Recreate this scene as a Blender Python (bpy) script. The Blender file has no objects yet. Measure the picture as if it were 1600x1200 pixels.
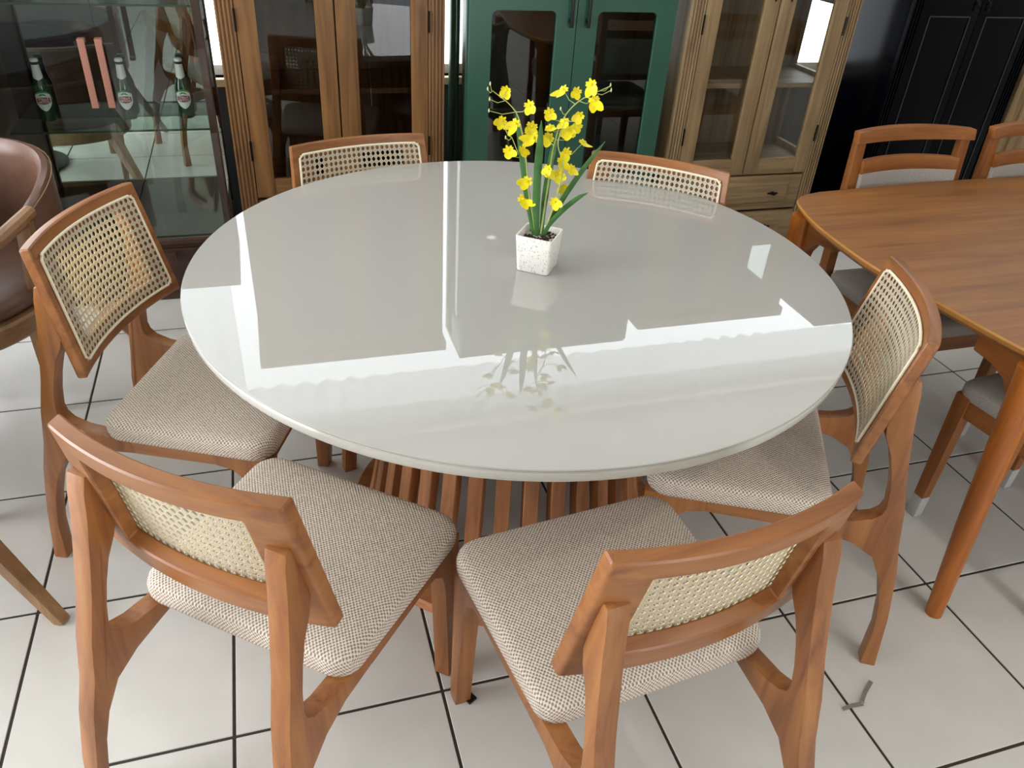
import bpy, bmesh, math, random
from mathutils import Vector, Matrix
sc = bpy.context.scene
C = bpy.context.collection
PI = math.pi
rnd = random.Random(7)

# ------------------------------------------------------------------ camera
CAM = Vector((.2046, -1.0662, 1.5812)); YAW, PITCH, ROLL = -.32709, .59043, .06887
fw = Vector((-math.sin(YAW)*math.cos(PITCH), math.cos(YAW)*math.cos(PITCH), -math.sin(PITCH)))
rt = Vector((math.cos(YAW), math.sin(YAW), 0)); up = rt.cross(fw)
r2 = math.cos(ROLL)*rt + math.sin(ROLL)*up; u2 = -math.sin(ROLL)*rt + math.cos(ROLL)*up
cd = bpy.data.cameras.new('camera'); cam = bpy.data.objects.new('camera', cd); C.objects.link(cam)
cd.sensor_fit = 'HORIZONTAL'; cd.sensor_width = 36; cd.lens = 1224.6*36/1600; cd.clip_start = .05
M = Matrix((r2, u2, -fw)).transposed().to_4x4(); M.translation = CAM; cam.matrix_world = M
sc.camera = cam
# ------------------------------------------------------------------ world, daylight, exposure
w = bpy.data.worlds.new('world'); sc.world = w; w.use_nodes = True
w.node_tree.nodes['Background'].inputs[0].default_value = (.86, .93, 1, 1)
w.node_tree.nodes['Background'].inputs[1].default_value = 1.0
sc.view_settings.view_transform = 'Standard'; sc.view_settings.look = 'None'
sc.view_settings.gamma = 1; sc.view_settings.exposure = 0; sc.view_settings.use_curve_mapping = False
sc.cycles.max_bounces = 8; sc.cycles.transparent_max_bounces = 24
sc.cycles.sample_clamp_indirect = 8
def area(name, loc, tgt, sx, sy, power, col):
    l = bpy.data.lights.new(name, 'AREA'); l.shape = 'RECTANGLE'; l.size = sx; l.size_y = sy
    l.energy = power; l.color = col
    o = bpy.data.objects.new(name, l); C.objects.link(o); o.location = loc
    o.rotation_euler = (Vector(tgt)-Vector(loc)).to_track_quat('-Z', 'Z').to_euler()
    return o
# daylight through the shop front (behind the camera), the left windows and the back window
area('daylight_shop_front', (2.0, -4.35, 1.35), (1.2, 0, .8), 1.5, 2.3, 64, (.98, .98, 1))
area('daylight_left_window', (-3.35, .4, 1.35), (0, .4, 1.0), 3.6, 2.2, 300, (.96, .98, 1))

# ------------------------------------------------------------------ materials
MATS = {}
def newmat(name):
    m = bpy.data.materials.new(name); m.use_nodes = True
    nt = m.node_tree; b = nt.nodes['Principled BSDF']; MATS[name] = m
    return m, nt, b
def rgb(h):
    if isinstance(h, str):
        h = [int(h[i:i+2], 16)/255 for i in (0, 2, 4)]
        h = [c/12.92 if c <= .04045 else ((c+.055)/1.055)**2.4 for c in h]
    return (*h, 1)
def N(nt, t, **kw):
    n = nt.nodes.new(t)
    for k, v in kw.items():
        if k.startswith('i_'): n.inputs[int(k[2:]) if k[2:].isdigit() else k[2:]].default_value = v
        else: setattr(n, k, v)
    return n
def plain(name, col, rough=.5, metal=0, coat=0, ior=1.5, noise=0, nscale=8, bump=0, spec=.5):
    m, nt, b = newmat(name)
    b.inputs['Base Color'].default_value = rgb(col); b.inputs['Roughness'].default_value = rough
    b.inputs['Metallic'].default_value = metal; b.inputs['IOR'].default_value = ior
    b.inputs['Coat Weight'].default_value = coat; b.inputs['Coat Roughness'].default_value = .05
    b.inputs['Specular IOR Level'].default_value = spec
    if noise:
        tc = N(nt, 'ShaderNodeTexCoord'); nz = N(nt, 'ShaderNodeTexNoise'); nz.inputs['Scale'].default_value = nscale; nz.inputs['Detail'].default_value = 4
        nt.links.new(tc.outputs['Object'], nz.inputs['Vector'])
        cr = N(nt, 'ShaderNodeValToRGB'); c = rgb(col)
        cr.color_ramp.elements[0].color = (c[0]*(1-noise), c[1]*(1-noise), c[2]*(1-noise), 1); cr.color_ramp.elements[0].position = .3
        cr.color_ramp.elements[1].color = (min(1, c[0]*(1+noise)), min(1, c[1]*(1+noise)), min(1, c[2]*(1+noise)), 1); cr.color_ramp.elements[1].position = .7
        nt.links.new(nz.outputs['Fac'], cr.inputs['Fac']); nt.links.new(cr.outputs['Color'], b.inputs['Base Color'])
        if bump:
            bp = N(nt, 'ShaderNodeBump'); bp.inputs['Strength'].default_value = bump; bp.inputs['Distance'].default_value = .002
            nt.links.new(nz.outputs['Fac'], bp.inputs['Height']); nt.links.new(bp.outputs['Normal'], b.inputs['Normal'])
    return m
def wood(name, dark, mid, light, axis='z', rough=.38, scale=1.0, contrast=1.0, knots=False, spec=.5):
    m, nt, b = newmat(name)
    tc = N(nt, 'ShaderNodeTexCoord'); oi = N(nt, 'ShaderNodeObjectInfo')
    mp = N(nt, 'ShaderNodeMapping'); s = [26*scale]*3; s['xyz'.index(axis)] = 1.5*scale; mp.inputs['Scale'].default_value = s
    add = N(nt, 'ShaderNodeVectorMath', operation='ADD'); mul = N(nt, 'ShaderNodeMath', operation='MULTIPLY'); mul.inputs[1].default_value = 17.3
    nt.links.new(oi.outputs['Random'], mul.inputs[0]); nt.links.new(tc.outputs['Object'], add.inputs[0]); nt.links.new(mul.outputs[0], add.inputs[1])
    nt.links.new(add.outputs[0], mp.inputs['Vector'])
    nz = N(nt, 'ShaderNodeTexNoise'); nz.inputs['Scale'].default_value = 1; nz.inputs['Detail'].default_value = 5; nz.inputs['Roughness'].default_value = .62; nz.inputs['Distortion'].default_value = .7
    nt.links.new(mp.outputs[0], nz.inputs['Vector'])
    cr = N(nt, 'ShaderNodeValToRGB'); e = cr.color_ramp.elements
    e[0].position = .5-.22/contrast; e[0].color = rgb(dark); e[1].position = .5+.25/contrast; e[1].color = rgb(light)
    x = cr.color_ramp.elements.new(.5); x.color = rgb(mid)
    nt.links.new(nz.outputs['Fac'], cr.inputs['Fac'])
    # broad tonal drift
    n2 = N(nt, 'ShaderNodeTexNoise'); n2.inputs['Scale'].default_value = 3; n2.inputs['Detail'].default_value = 2; nt.links.new(add.outputs[0], n2.inputs['Vector'])
    mr = N(nt, 'ShaderNodeMapRange'); mr.inputs[1].default_value = .3; mr.inputs[2].default_value = .7; mr.inputs[3].default_value = .86; mr.inputs[4].default_value = 1.14
    nt.links.new(n2.outputs['Fac'], mr.inputs[0])
    mx = N(nt, 'ShaderNodeVectorMath', operation='SCALE'); nt.links.new(cr.outputs['Color'], mx.inputs[0]); nt.links.new(mr.outputs[0], mx.inputs['Scale'])
    last = mx.outputs[0]
    if knots:
        vo = N(nt, 'ShaderNodeTexVoronoi'); vo.inputs['Scale'].default_value = 1
        m3 = N(nt, 'ShaderNodeMapping'); s3 = [9]*3; s3['xyz'.index(axis)] = 3.2; m3.inputs['Scale'].default_value = s3
        nt.links.new(add.outputs[0], m3.inputs['Vector']); nt.links.new(m3.outputs[0], vo.inputs['Vector'])
        kr = N(nt, 'ShaderNodeMapRange'); kr.inputs[1].default_value = .03; kr.inputs[2].default_value = .16; kr.inputs[3].default_value = .45; kr.inputs[4].default_value = 1
        nt.links.new(vo.outputs['Distance'], kr.inputs[0])
        k2 = N(nt, 'ShaderNodeVectorMath', operation='SCALE'); nt.links.new(last, k2.inputs[0]); nt.links.new(kr.outputs[0], k2.inputs['Scale']); last = k2.outputs[0]
    nt.links.new(last, b.inputs['Base Color'])
    b.inputs['Roughness'].default_value = rough; b.inputs['Specular IOR Level'].default_value = spec
    bp = N(nt, 'ShaderNodeBump'); bp.inputs['Strength'].default_value = .12; bp.inputs['Distance'].default_value = .001
    nt.links.new(nz.outputs['Fac'], bp.inputs['Height']); nt.links.new(bp.outputs['Normal'], b.inputs['Normal'])
    return m
def thin_glass(name, tint, refl=1.0):
    m, nt, b = newmat(name); nt.nodes.remove(b); out = nt.nodes['Material Output']
    tr = N(nt, 'ShaderNodeBsdfTransparent'); tr.inputs[0].default_value = rgb(tint)
    gl = N(nt, 'ShaderNodeBsdfGlossy'); gl.inputs['Roughness'].default_value = .01
    fr = N(nt, 'ShaderNodeFresnel'); fr.inputs[0].default_value = 1.52
    ge = N(nt, 'ShaderNodeNewGeometry'); s1 = N(nt, 'ShaderNodeMath', operation='SUBTRACT'); s1.inputs[0].default_value = refl
    nt.links.new(ge.outputs['Backfacing'], s1.inputs[1]); mu = N(nt, 'ShaderNodeMath', operation='MULTIPLY', use_clamp=True)
    nt.links.new(fr.outputs[0], mu.inputs[0]); nt.links.new(s1.outputs[0], mu.inputs[1])
    mx = N(nt, 'ShaderNodeMixShader'); nt.links.new(mu.outputs[0], mx.inputs[0]); nt.links.new(tr.outputs[0], mx.inputs[1]); nt.links.new(gl.outputs[0], mx.inputs[2])
    nt.links.new(mx.outputs[0], out.inputs[0])
    return m
def emit(name, col, s):
    m, nt, b = newmat(name); b.inputs['Base Color'].default_value = (0, 0, 0, 1)
    b.inputs['Emission Color'].default_value = rgb(col); b.inputs['Emission Strength'].default_value = s
    return m
def weave(name, dark, light, pitch, uvs=False):
    m, nt, b = newmat(name)
    tc = N(nt, 'ShaderNodeTexCoord'); sp = N(nt, 'ShaderNodeSeparateXYZ'); nt.links.new(tc.outputs['UV' if uvs else 'Object'], sp.inputs[0])
    def mth(op, a, c=None, d=None):
        n = N(nt, 'ShaderNodeMath', operation=op)
        for i, v in enumerate((a, c, d)):
            if v is None: continue
            if isinstance(v, (int, float)): n.inputs[i].default_value = v
            else: nt.links.new(v, n.inputs[i])
        return n.outputs[0]
    x = mth('ADD', sp.outputs[0], mth('MULTIPLY', sp.outputs[2], .9)); y = mth('ADD', sp.outputs[1], mth('MULTIPLY', sp.outputs[2], .9))
    sx = mth('SINE', mth('MULTIPLY', x, PI*2/pitch)); sy = mth('SINE', mth('MULTIPLY', y, PI*2/(pitch*.86)))
    p = mth('MULTIPLY', sx, sy)
    nz = N(nt, 'ShaderNodeTexNoise'); nz.inputs['Scale'].default_value = 240; nz.inputs['Detail'].default_value = 2; nt.links.new(tc.outputs['Object'], nz.inputs['Vector'])
    h = mth('ADD', p, mth('MULTIPLY', mth('SUBTRACT', nz.outputs['Fac'], .5), 1.5))
    cr = N(nt, 'ShaderNodeValToRGB'); cr.color_ramp.elements[0].color = rgb(dark); cr.color_ramp.elements[0].position = .28
    cr.color_ramp.elements[1].color = rgb(light); cr.color_ramp.elements[1].position = .56
    nt.links.new(mth('ADD', mth('MULTIPLY', h, .5), .5), cr.inputs['Fac']); nt.links.new(cr.outputs['Color'], b.inputs['Base Color'])
    b.inputs['Roughness'].default_value = .95; b.inputs['Specular IOR Level'].default_value = .15
    bp = N(nt, 'ShaderNodeBump'); bp.inputs['Strength'].default_value = .5; bp.inputs['Distance'].default_value = .0012
    nt.links.new(h, bp.inputs['Height']); nt.links.new(bp.outputs['Normal'], b.inputs['Normal'])
    return m
def cane_mat():
    m, nt, b = newmat('woven_cane')
    uv = N(nt, 'ShaderNodeUVMap'); sp = N(nt, 'ShaderNodeSeparateXYZ'); nt.links.new(uv.outputs[0], sp.inputs[0])
    def mth(op, a, c=None):
        n = N(nt, 'ShaderNodeMath', operation=op)
        for i, v in enumerate((a, c)):
            if v is None: continue
            if isinstance(v, (int, float)): n.inputs[i].default_value = v
            else: nt.links.new(v, n.inputs[i])
        return n.outputs[0]
    x, y = sp.outputs[0], sp.outputs[1]
    def ln(e, wd):   # dark seam where e is near an integer
        f = mth('ABSOLUTE', mth('SUBTRACT', mth('FRACT', mth('ADD', e, .5)), .5))
        return mth('LESS_THAN', f, wd)
    seams = None
    for e, wd in ((x, .035), (y, .035), (mth('ADD', mth('ADD', x, y), 0.28), .03), (mth('ADD', mth('ADD', x, y), -0.28), .03), (mth('ADD', mth('SUBTRACT', x, y), .28), .03), (mth('ADD', mth('SUBTRACT', x, y), -.28), .03)):
        l = ln(e, wd); seams = l if seams is None else mth('MAXIMUM', seams, l)
    mx = N(nt, 'ShaderNodeMix', data_type='RGBA'); mx.inputs[6].default_value = rgb('edeadd'); mx.inputs[7].default_value = rgb('aa9f88')
    nt.links.new(mth('MULTIPLY', seams, .8), mx.inputs[0]); nt.links.new(mx.outputs[2], b.inputs['Base Color'])
    b.inputs['Roughness'].default_value = .5
    tl = N(nt, 'ShaderNodeBsdfTranslucent'); tl.inputs[0].default_value = rgb('f2dc8e')
    ms = N(nt, 'ShaderNodeMixShader'); ms.inputs[0].default_value = .38; out = nt.nodes['Material Output']
    nt.links.new(b.outputs[0], ms.inputs[1]); nt.links.new(tl.outputs[0], ms.inputs[2]); nt.links.new(ms.outputs[0], out.inputs[0])
    return m
def curtain_mat():
    m, nt, b = newmat('sheer_curtain'); nt.nodes.remove(b); out = nt.nodes['Material Output']
    tr = N(nt, 'ShaderNodeBsdfTransparent'); tl = N(nt, 'ShaderNodeBsdfTranslucent'); tl.inputs[0].default_value = (.9, .92, .93, 1)
    df = N(nt, 'ShaderNodeBsdfDiffuse'); df.inputs[0].default_value = (.88, .88, .86, 1)
    a = N(nt, 'ShaderNodeMixShader'); a.inputs[0].default_value = .5; nt.links.new(tl.outputs[0], a.inputs[1]); nt.links.new(df.outputs[0], a.inputs[2])
    c = N(nt, 'ShaderNodeMixShader'); c.inputs[0].default_value = .8; nt.links.new(tr.outputs[0], c.inputs[1]); nt.links.new(a.outputs[0], c.inputs[2])
    nt.links.new(c.outputs[0], out.inputs[0]); return m
def wood3(base, *cols, **kw):
    return {a: wood(base+'_'+a, *cols, axis=a, **kw) for a in 'xyz'}
CH = wood3('jequitiba_wood', '693c20', '935d32', 'ac7640', rough=.36, scale=1.0, contrast=.8)
DC = wood3('orange_oak_wood', '693a19', '905726', 'a66b32', rough=.4, contrast=.8)
W1 = wood3('amber_pine', '503419', '7b552d', '966b3b', rough=.5, contrast=.85, knots=True)
W2 = wood3('weathered_pine', '66523a', '8f7653', 'ad9470', rough=.55, contrast=.9, knots=True)
W3 = wood3('dark_demolition_wood', '22130d', '3a2218', '56382a', rough=.55, contrast=.8)
AW = wood3('walnut_toned_wood', '705036', '8e6a48', 'a8825c', rough=.4, contrast=.8)
SLAT = wood3('slat_wood', '724529', 'a66c41', 'c28a5a', rough=.45, contrast=.8)
LEGW = wood('leg_wood', '7e4211', 'a85f1e', 'bd762b', axis='z', rough=.33)
EDGE = wood('edge_highlight_wood', '9c6426', 'bd7f38', 'd09a50', axis='y', rough=.4)  # lighter wood colour paints the highlight along the rectangular table's edge
TT = wood('table_veneer', '6f421b', '8d5a29', 'a26e37', axis='x', rough=.4, scale=1.1, contrast=.9, spec=.35)
FAB = weave('oatmeal_tweed', '93806f', 'e0d6cb', .0086, True)
GREYF = weave('grey_linen', '98928c', 'c2bcb5', .003)
CANE = cane_mat(); CURT = curtain_mat()
SPL = plain('cane_spline', 'ece2c8', .5)
GREEN = plain('green_lacquer', '2d5748', .36)
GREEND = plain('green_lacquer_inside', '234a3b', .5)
BLACK = plain('black_lacquer', '020308', .2, spec=.1)
BLACKB = plain('black_bead_highlight', '14161a', .25, spec=.8)  # beads paler and shinier than the doors, in place of reflected light
BLK = plain('black_metal', '101010', .4)
IRON = plain('dark_iron', '171310', .35, metal=.7)
COPPER = plain('rose_copper', 'a06f5f', .35, metal=.1)
GLASS = thin_glass('clear_glass', (.97, .985, .975), 1.25); GLASSG = thin_glass('smoked_green_glass', (.94, .965, .955), 1.3)
GLASSS = thin_glass('smoked_glass', (.70, .71, .71), 1.9)
SHELFG = thin_glass('shelf_glass', (.74, .80, .77)); GEDGE = plain('glass_edge', '1c3a34', .15)
MIRR = plain('tinted_mirror', (.74, .86, .80), .01, metal=1); MIRR2 = plain('mirror_dark_reflection', (.25, .29, .29), .01, metal=1)  # second mirror coloured darker to stand in for dark reflections above the shelf
TOPG = plain('offwhite_backpainted_glass', (.42, .41, .385), .012, ior=1.6)
LACQ = plain('offwhite_lacquer', (.56, .55, .51), .12)
WALL = plain('wall_paint', 'c9c6c0', .8); CEIL = plain('ceiling_paint', 'f2efe8', .85)
DGREY = plain('dark_wall_panel', '3f4448', .6)
TILE = plain('ivory_porcelain', 'd3d1cc', .28, noise=.05, nscale=6); GROUT = plain('dark_grout', '3a332c', .9)
SKYW = emit('daylit_window', (.88, .95, 1), 4.8); LAMPE = emit('lamp_glow', (1, .95, .86), 40)
WHITE = plain('white_paint', 'e8e6e2', .5); SILL = plain('cream_sill', 'cbb796', .5)
LEATHER = plain('brown_leather', '684b3d', .36, noise=.12, nscale=25, bump=.15)
POT = None
SOIL = plain('bark_chip', '38231b', .85, noise=.4, nscale=60)
LEAF = plain('strap_leaf', '3f6a34', .32, noise=.25, nscale=30); STEM = plain('pale_stem', 'a9b568', .5)
YEL = plain('yellow_petal', 'ecdc0c', .5, noise=.12, nscale=80); YELO = plain('orange_throat', 'd9a010', .5); BUD = plain('pale_bud', 'c9cf98', .5)
BOTG = plain('green_bottle_glass', '0a3a22', .06, spec=.8); PAPER = plain('label_paper', 'd6ddd6', .5); RED = plain('label_red', '7d1a1c', .5); LGR = plain('label_green', '2c8a52', .5)
LETTER = plain('label_lettering', 'e4e6e2', .5)
CLOTHW = plain('white_wrap', 'b8b8b6', .7); PLAST = plain('grey_strip', '7d7c74', .6)
def pot_mat():
    m, nt, b = newmat('speckled_ceramic'); b.inputs['Roughness'].default_value = .6
    tc = N(nt, 'ShaderNodeTexCoord'); nz = N(nt, 'ShaderNodeTexNoise'); nz.inputs['Scale'].default_value = 320; nz.inputs['Detail'].default_value = 2
    mp = N(nt, 'ShaderNodeMapping'); mp.inputs['Scale'].default_value = (1, 1, .55); nt.links.new(tc.outputs['Object'], mp.inputs[0]); nt.links.new(mp.outputs[0], nz.inputs['Vector'])
    cr = N(nt, 'ShaderNodeValToRGB'); cr.color_ramp.elements[0].position = .33; cr.color_ramp.elements[0].color = rgb('b9b6af'); cr.color_ramp.elements[1].position = .42; cr.color_ramp.elements[1].color = rgb('efece6')
    nt.links.new(nz.outputs['Fac'], cr.inputs[0]); nt.links.new(cr.outputs[0], b.inputs['Base Color']); return m
POT = pot_mat()

# ------------------------------------------------------------------ mesh helpers
class MB:
    def __init__(s): s.v = []; s.f = []; s.uv = None
    def add(s, vs, fs):
        o = len(s.v); s.v += [tuple(p) for p in vs]; s.f += [tuple(i+o for i in f) for f in fs]; return s
    def box(s, x0, x1, y0, y1, z0, z1):
        return s.add([(x0,y0,z0),(x1,y0,z0),(x1,y1,z0),(x0,y1,z0),(x0,y0,z1),(x1,y0,z1),(x1,y1,z1),(x0,y1,z1)],
                     [(3,2,1,0),(4,5,6,7),(0,1,5,4),(1,2,6,5),(2,3,7,6),(3,0,4,7)])
    def prism(s, poly, fn):          # fn(a,b,side) side 0/1
        n = len(poly)
        vs = [fn(a, b, 0) for a, b in poly]+[fn(a, b, 1) for a, b in poly]
        return s.add(vs, [tuple(range(n))[::-1], tuple(range(n, 2*n))]+[(i, (i+1) % n, n+(i+1) % n, n+i) for i in range(n)])
    def bar(s, p0, p1, w0, h0, w1=None, h1=None, side=None):
        p0, p1 = Vector(p0), Vector(p1); d = (p1-p0).normalized(); w1 = w1 or w0; h1 = h1 or h0
        sd = Vector(side) if side else (Vector((0, 0, 1)).cross(d) if abs(d.z) < .9 else Vector((1, 0, 0)))
        sd = (sd-d*sd.dot(d)).normalized(); t = d.cross(sd)
        vs = []
        for p, w_, h_ in ((p0, w0, h0), (p1, w1, h1)):
            vs += [p-sd*w_/2-t*h_/2, p+sd*w_/2-t*h_/2, p+sd*w_/2+t*h_/2, p-sd*w_/2+t*h_/2]
        return s.add(vs, [(3,2,1,0),(4,5,6,7),(0,1,5,4),(1,2,6,5),(2,3,7,6),(3,0,4,7)])
    def tube(s, pts, rad, n=8, caps=True, closed=False):
        pts = [Vector(p) for p in pts]; m = len(pts)
        if not hasattr(rad, '__len__'): rad = [rad]*m
        vs = []; prev = None
        for i, p in enumerate(pts):
            a = pts[(i-1) % m] if (closed or i > 0) else p; b = pts[(i+1) % m] if (closed or i < m-1) else p
            d = (b-a).normalized()
            if prev is None: prev = Vector((0, 0, 1)) if abs(d.z) < .9 else Vector((1, 0, 0))
            x = (prev-d*prev.dot(d)).normalized(); prev = x; y = d.cross(x)
            vs += [p+(x*math.cos(2*PI*k/n)+y*math.sin(2*PI*k/n))*rad[i] for k in range(n)]
        fs = [(i*n+k, i*n+(k+1) % n, ((i+1) % m)*n+(k+1) % n, ((i+1) % m)*n+k) for i in range(m if closed else m-1) for k in range(n)]
        if caps and not closed: fs += [tuple(range(n))[::-1], tuple(range((m-1)*n, m*n))]
        return s.add(vs, fs)
    def lathe(s, prof, n=32, c=(0, 0), ring=False):
        if ring: prof = list(prof)+[prof[0]]
        vs = []; m = len(prof)
        for r, z in prof: vs += [(c[0]+r*math.cos(2*PI*k/n), c[1]+r*math.sin(2*PI*k/n), z) for k in range(n)]
        fs = [(i*n+k, i*n+(k+1) % n, (i+1)*n+(k+1) % n, (i+1)*n+k) for i in range(m-1) for k in range(n)]
        if ring: return s.add(vs, fs)
        if prof[0][0] > 1e-6: fs.append(tuple(range(n))[::-1])
        if prof[-1][0] > 1e-6: fs.append(tuple(range((m-1)*n, m*n)))
        return s.add(vs, fs)
    def mesh(s, name, mat, bevel=0, seg=2, ang=35, fixn=True):
        me = bpy.data.meshes.new(name); me.from_pydata(s.v, [], s.f)
        bm = bmesh.new(); bm.from_mesh(me)
        bmesh.ops.remove_doubles(bm, verts=bm.verts, dist=1e-6)
        if fixn: bmesh.ops.recalc_face_normals(bm, faces=bm.faces)
        if bevel:
            es = [e for e in bm.edges if len(e.link_faces) == 2 and e.calc_face_angle(0) > math.radians(40)]
            bmesh.ops.bevel(bm, geom=es, offset=bevel, segments=seg, profile=.7, affect='EDGES', clamp_overlap=True)
        bm.to_mesh(me); bm.free()
        me.polygons.foreach_set('use_smooth', [True]*len(me.polygons)); me.set_sharp_from_angle(angle=math.radians(ang))
        me.materials.append(mat); return me
    def build(s, name, mat, parent=None, **kw):
        return link(name, s.mesh(name, mat, **kw), parent)
def link(name, me, parent=None):
    o = bpy.data.objects.new(name, me); C.objects.link(o)
    if parent: o.parent = parent
    return o
def tag(o, label, cat, group=None):
    o['label'] = label; o['category'] = cat
    if group: o['group'] = group
    return o
def thing(name, label, cat, loc=(0, 0, 0), rz=0, group=None):
    o = bpy.data.objects.new(name, None); C.objects.link(o); o.location = loc; o.rotation_euler = (0, 0, rz); o.empty_display_size = .1
    return tag(o, label, cat, group)
def struct(o): o['kind'] = 'structure'; return o
def dup(root, loc, rz, label, parts=True):
    r = root.copy(); C.objects.link(r); r.location = loc; r.rotation_euler = (0, 0, rz); r['label'] = label
    for ch in list(root.children):
        c = ch.copy(); C.objects.link(c); c.parent = r
        for g in list(ch.children):
            d = g.copy(); C.objects.link(d); d.parent = c
    return r
def B(x0, x1, y0, y1, z0, z1): return MB().box(x0, x1, y0, y1, z0, z1)
def text_mesh(s, size, align='CENTER'):
    cu = bpy.data.curves.new('lettering', 'FONT'); cu.body = s; cu.size = size; cu.align_x = align; cu.align_y = 'CENTER'; cu.extrude = .0002; cu.resolution_u = 2
    o = bpy.data.objects.new('lettering', cu); C.objects.link(o); bpy.context.view_layer.update()
    me = bpy.data.meshes.new_from_object(o.evaluated_get(bpy.context.evaluated_depsgraph_get()))
    bpy.data.objects.remove(o); return me

# ------------------------------------------------------------------ setting
XL, XR, YF, YB, H = -3.0, 6.2, -4.0, 2.62, 2.8
fl = struct(B(XL, XR, YF, YB, -.03, -.0025).build('floor', GROUT))
T = .45; J = .0036
tb = MB().box(J, T-J, J, T-J, -.012, 0); tm = tb.mesh('tile', TILE, bevel=.0012, seg=1)
far = MB()
i0, i1, j0, j1 = math.floor(XL/T), math.ceil(XR/T), math.floor(YF/T), math.ceil(YB/T)
for i in range(i0, i1):
    for j in range(j0, j1):
        x0, x1, y0, y1 = max(i*T, XL), min((i+1)*T, XR), max(j*T, YF), min((j+1)*T, YB)
        if -4 <= i < 11 and -3 <= j < 5:
            t = link('tile', tm, fl); t.location = (i*T, j*T, 0)
        elif x1-x0 > .02 and y1-y0 > .02: far.box(x0+J, x1-J, y0+J, y1-J, -.012, 0)
o = far.build('outer_tiles', TILE, fl); o['kind'] = 'stuff'
struct(B(XL, XR, YF, YB, H, H+.1).build('ceiling', CEIL))
# back wall with a long window
wz0, wz1 = .735, 2.72
bw = MB(); bw.box(XL, XR, YB, YB+.15, 0, wz0); bw.box(XL, XR, YB, YB+.15, wz1, H); bw.box(XL, -2.4, YB, YB+.15, wz0, wz1); bw.box(5.6, XR, YB, YB+.15, wz0, wz1)
wb = struct(bw.build('wall_back', WALL))
struct(B(XL, XR, YB-.006, YB, 0, wz0-.03).build('trim_1', DGREY))
wn = struct(MB().box(-2.4, 5.6, YB+.05, YB+.09, wz0, wz0+.04).box(-2.4, 5.6, YB+.05, YB+.09, wz1-.04, wz1).box(-2.4, -2.36, YB+.05, YB+.09, wz0, wz1).box(5.56, 5.6, YB+.05, YB+.09, wz0, wz1).build('window_1', WHITE))
B(-2.36, 5.56, YB+.062, YB+.07, wz0+.04, wz1-.04).build('window_pane', SKYW, wn)
struct(B(-2.4, 5.6, YB-.035, YB+.05, wz0-.03, wz0).build('trim_2', SILL))
cu = MB(); ns = 900; vs = []
for k in range(ns+1):
    x = -2.3+7.8*k/ns; ph = x*14+1.6*math.sin(x*2.1); y = YB-.075+.022*math.sin(ph*PI)*(.6+.4*math.sin(x*5))
    vs += [(x, y, 2.37), (x, y, H-.03)]
cu.add(vs, [(2*k, 2*k+2, 2*k+3, 2*k+1) for k in range(ns)])
tag(cu.build('curtain', CURT, fixn=False), 'white sheer curtain pelmet hung along the top of the back window', 'curtain')
c2 = MB(); vs = []; ns = 300
for k in range(ns+1):
    x = -2.3+2.27*k/ns; ph = x*14+1.6*math.sin(x*2.1); y = YB-.085+.02*math.sin(ph*PI)*(.6+.4*math.sin(x*5))
    vs += [(x, y, wz0+.02), (x, y, 2.36)]
c2.add(vs, [(2*k, 2*k+2, 2*k+3, 2*k+1) for k in range(ns)])
tag(c2.build('curtain', CURT, fixn=False), 'white sheer curtain drawn over the left part of the back window', 'curtain')
# side and front walls with openings
lw = MB(); lw.box(XL-.15, XL, YF, -1.6, 0, H); lw.box(XL-.15, XL, 2.3, YB, 0, H); lw.box(XL-.15, XL, -1.6, 2.3, 2.5, H); lw.box(XL-.15, XL, -1.6, 2.3, 0, .12)
struct(lw.build('wall_left', WALL)); struct(B(XR, XR+.15, YF, YB, 0, H).build('wall_right', WALL))
fr = MB(); fr.box(XL, 1.2, YF-.15, YF, 0, H); fr.box(2.8, XR, YF-.15, YF, 0, H); fr.box(1.2, 2.8, YF-.15, YF, 2.55, H)
struct(fr.build('wall_front', WALL))
def win_frame(nm, along, a0, a1, z0, z1, pos, th, bars):
    m = MB()
    def bx(p0, p1, q0, q1):
        if along == 'y': m.box(pos, pos+th, p0, p1, q0, q1)
        else: m.box(p0, p1, pos, pos+th, q0, q1)
    bx(a0, a1, z0, z0+.05); bx(a0, a1, z1-.05, z1); bx(a0, a0+.05, z0, z1); bx(a1-.05, a1, z0, z1)
    for b in bars: bx(b-.025, b+.025, z0, z1)
    return struct(m.build(nm, BLK))
win_frame('window_2', 'y', -1.6, 2.3, .12, 2.5, XL-.1, .05, (-.3, 1.0))
win_frame('door_1', 'x', 1.2, 2.8, .0, 2.55, YF-.1, .05, ())
# downlight
dl = thing('downlight', 'small round recessed ceiling downlight glowing above the showroom floor', 'lamp', (2.04, -1.07, H))
MB().lathe([(.045, -.001), (.06, -.001), (.06, -.008), (.045, -.008)], 24, ring=True).build('trim_ring', WHITE, dl)
MB().lathe([(.0, -.004), (.044, -.004), (.044, -.002), (0, -.002)], 24).build('lamp_disc', LAMPE, dl)
l = bpy.data.lights.new('downlight_beam', 'SPOT'); l.energy = 25; l.spot_size = 1.4; l.shadow_soft_size = .04; l.color = (1, .93, .82)
lo = bpy.data.objects.new('downlight_beam', l); C.objects.link(lo); lo.location = (2.04, -1.07, H-.02)

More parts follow.
